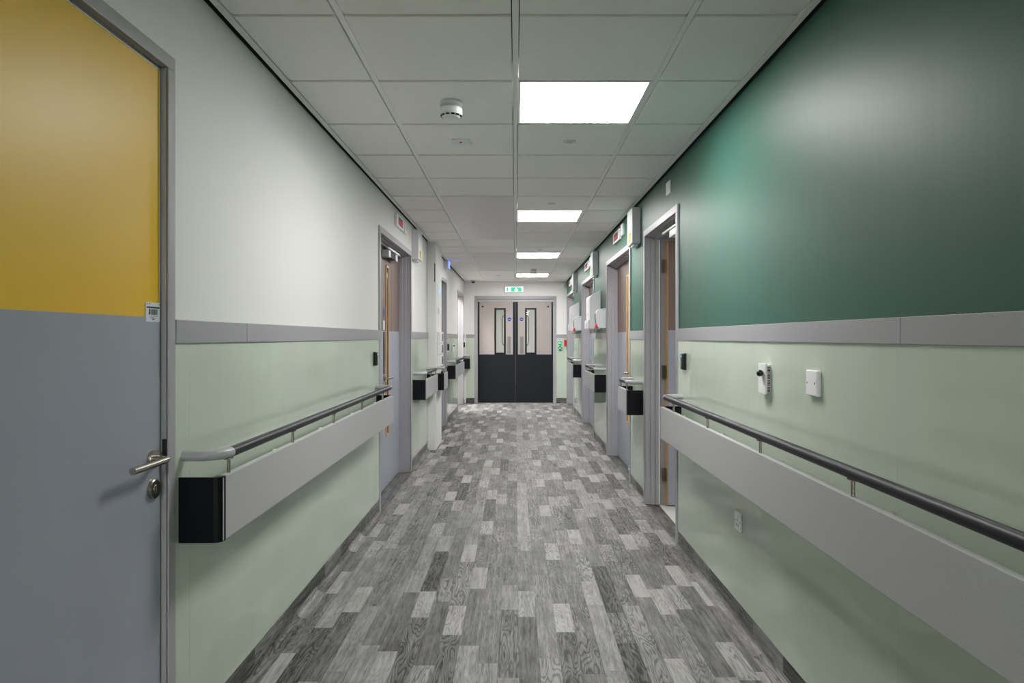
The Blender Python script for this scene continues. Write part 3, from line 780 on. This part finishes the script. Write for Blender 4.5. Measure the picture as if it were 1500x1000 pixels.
disc(.302, 3.84, 'small round ceiling disc with green light beyond the nearest light panel', True)
disc(.293, 5.62, 'small round ceiling disc in front of the second light panel')
disc(.308, 8.62, 'small round ceiling disc in front of the third light panel')
disc(-.300, 12.2, 'small round ceiling disc opposite the last light panel')
t = empty('dome_camera', (-.815, 13.22, ZC), 'small dome camera on the ceiling by the end wall', 'camera')
MB().lathe([(.052, 0), (.052, .018), (.046, .026), (.036, .027)], (-.815, 13.22, ZC), (0, 0, -1)).build('ring', 'plastic_grey', t)
MB().lathe([(.036, .025)]+[(.036*math.cos(a), .026+.032*math.sin(a)) for a in [math.pi/2*i/7 for i in range(1, 7)]]+[(0, .058)], (-.815, 13.22, ZC), (0, 0, -1)).build('dome', 'black', t)
t = empty('ceiling_bulkhead', (.30, 13.3, ZC), 'low white rectangular bulkhead on the ceiling in front of the double doors', 'light')
B(.165, .425, 13.27, 13.41, ZC-.022, ZC, .004).build('body', 'cream', t)
B(.18, .41, 13.285, 13.395, ZC-.03, ZC-.022, .003).build('lens', 'plastic', t)

# ------------------------------------------------------------ rooms behind the openings
def room(nm, x0, x1, y0, y1, skip, h=2.45):
    mb = MB(); q = .05
    if 'x0' not in skip: mb.box(x0-q, x0, y0, y1, 0, h)
    if 'x1' not in skip: mb.box(x1, x1+q, y0, y1, 0, h)
    if 'y0' not in skip: mb.box(x0, x1, y0-q, y0, 0, h)
    if 'y1' not in skip: mb.box(x0, x1, y1, y1+q, 0, h)
    mb.box(x0-q, x1+q, y0-q, y1+q, h, h+q)
    return tag(mb.build('wall_'+nm, 'room_wall', smooth=False), 'pale walls of the '+nm.replace('_', ' '), kind='structure')
XR = W+TH
room('open_door_room', XR+.001, 3.6, 3.6, 6.8, ('x0',))
tag(B(XR-.06, 3.6, 3.6, 6.8, -.04, .001).build('floor_open_door_room', 'room_floor', smooth=False), 'pale floor of the room behind the open door', kind='structure')
room('lit_side_room', -3.6, -XR-.001, 11.7, 14.6, ('x1',))
tag(B(-3.6, -XR+.06, 11.7, 14.6, -.04, .001).build('floor_lit_side_room', 'room_floor', smooth=False), 'pale floor of the lit side room', kind='structure')
room('far_corridor', -1.2, 1.2, YE+.165, 19, ('y0',))
tag(B(-1.2, 1.2, YE+.165, 19, -.04, .0).build('floor_far_corridor', 'floor', smooth=False), 'grey floor beyond the double doors', kind='structure')
def room_light(x, y, z, sx, sy, label, m='lit_far'):
    t = empty('ceiling_light', (x, y, z), label, 'light')
    B(x-sx, x+sx, y-sy, y+sy, z-.02, z-.012).build('diffuser', m, t)
    B(x-sx-.015, x+sx+.015, y-sy-.015, y+sy+.015, z-.012, z).build('frame', 'tee', t)
room_light(-1.75, 12.75, 2.45, .3, .3, 'lit ceiling panel inside the side room with the open doorway', 'lit_side')
room_light(.3, -2.77, ZC+.003, .288, .288, 'added unseen fill panel in the corridor behind the viewer', 'fill_behind')  # unseen panel added to lift the near walls and ceiling
room_light(.3, -5.77, ZC+.003, .288, .288, 'added unseen fill panel far behind the viewer', 'fill_behind')  # another unseen panel, added as fill for the near end
room_light(.3, 15.4, 2.45, .3, .3, 'lit ceiling panel seen through the glass of the double doors')
room_light(.3, 17.2, 2.45, .3, .3, 'second lit ceiling panel beyond the double doors')
room_light(2.6, 4.4, 2.45, .3, .3, 'added dim fill panel in the room behind the open door', 'fill_room')  # unseen panel added to brighten the open leaf and its room
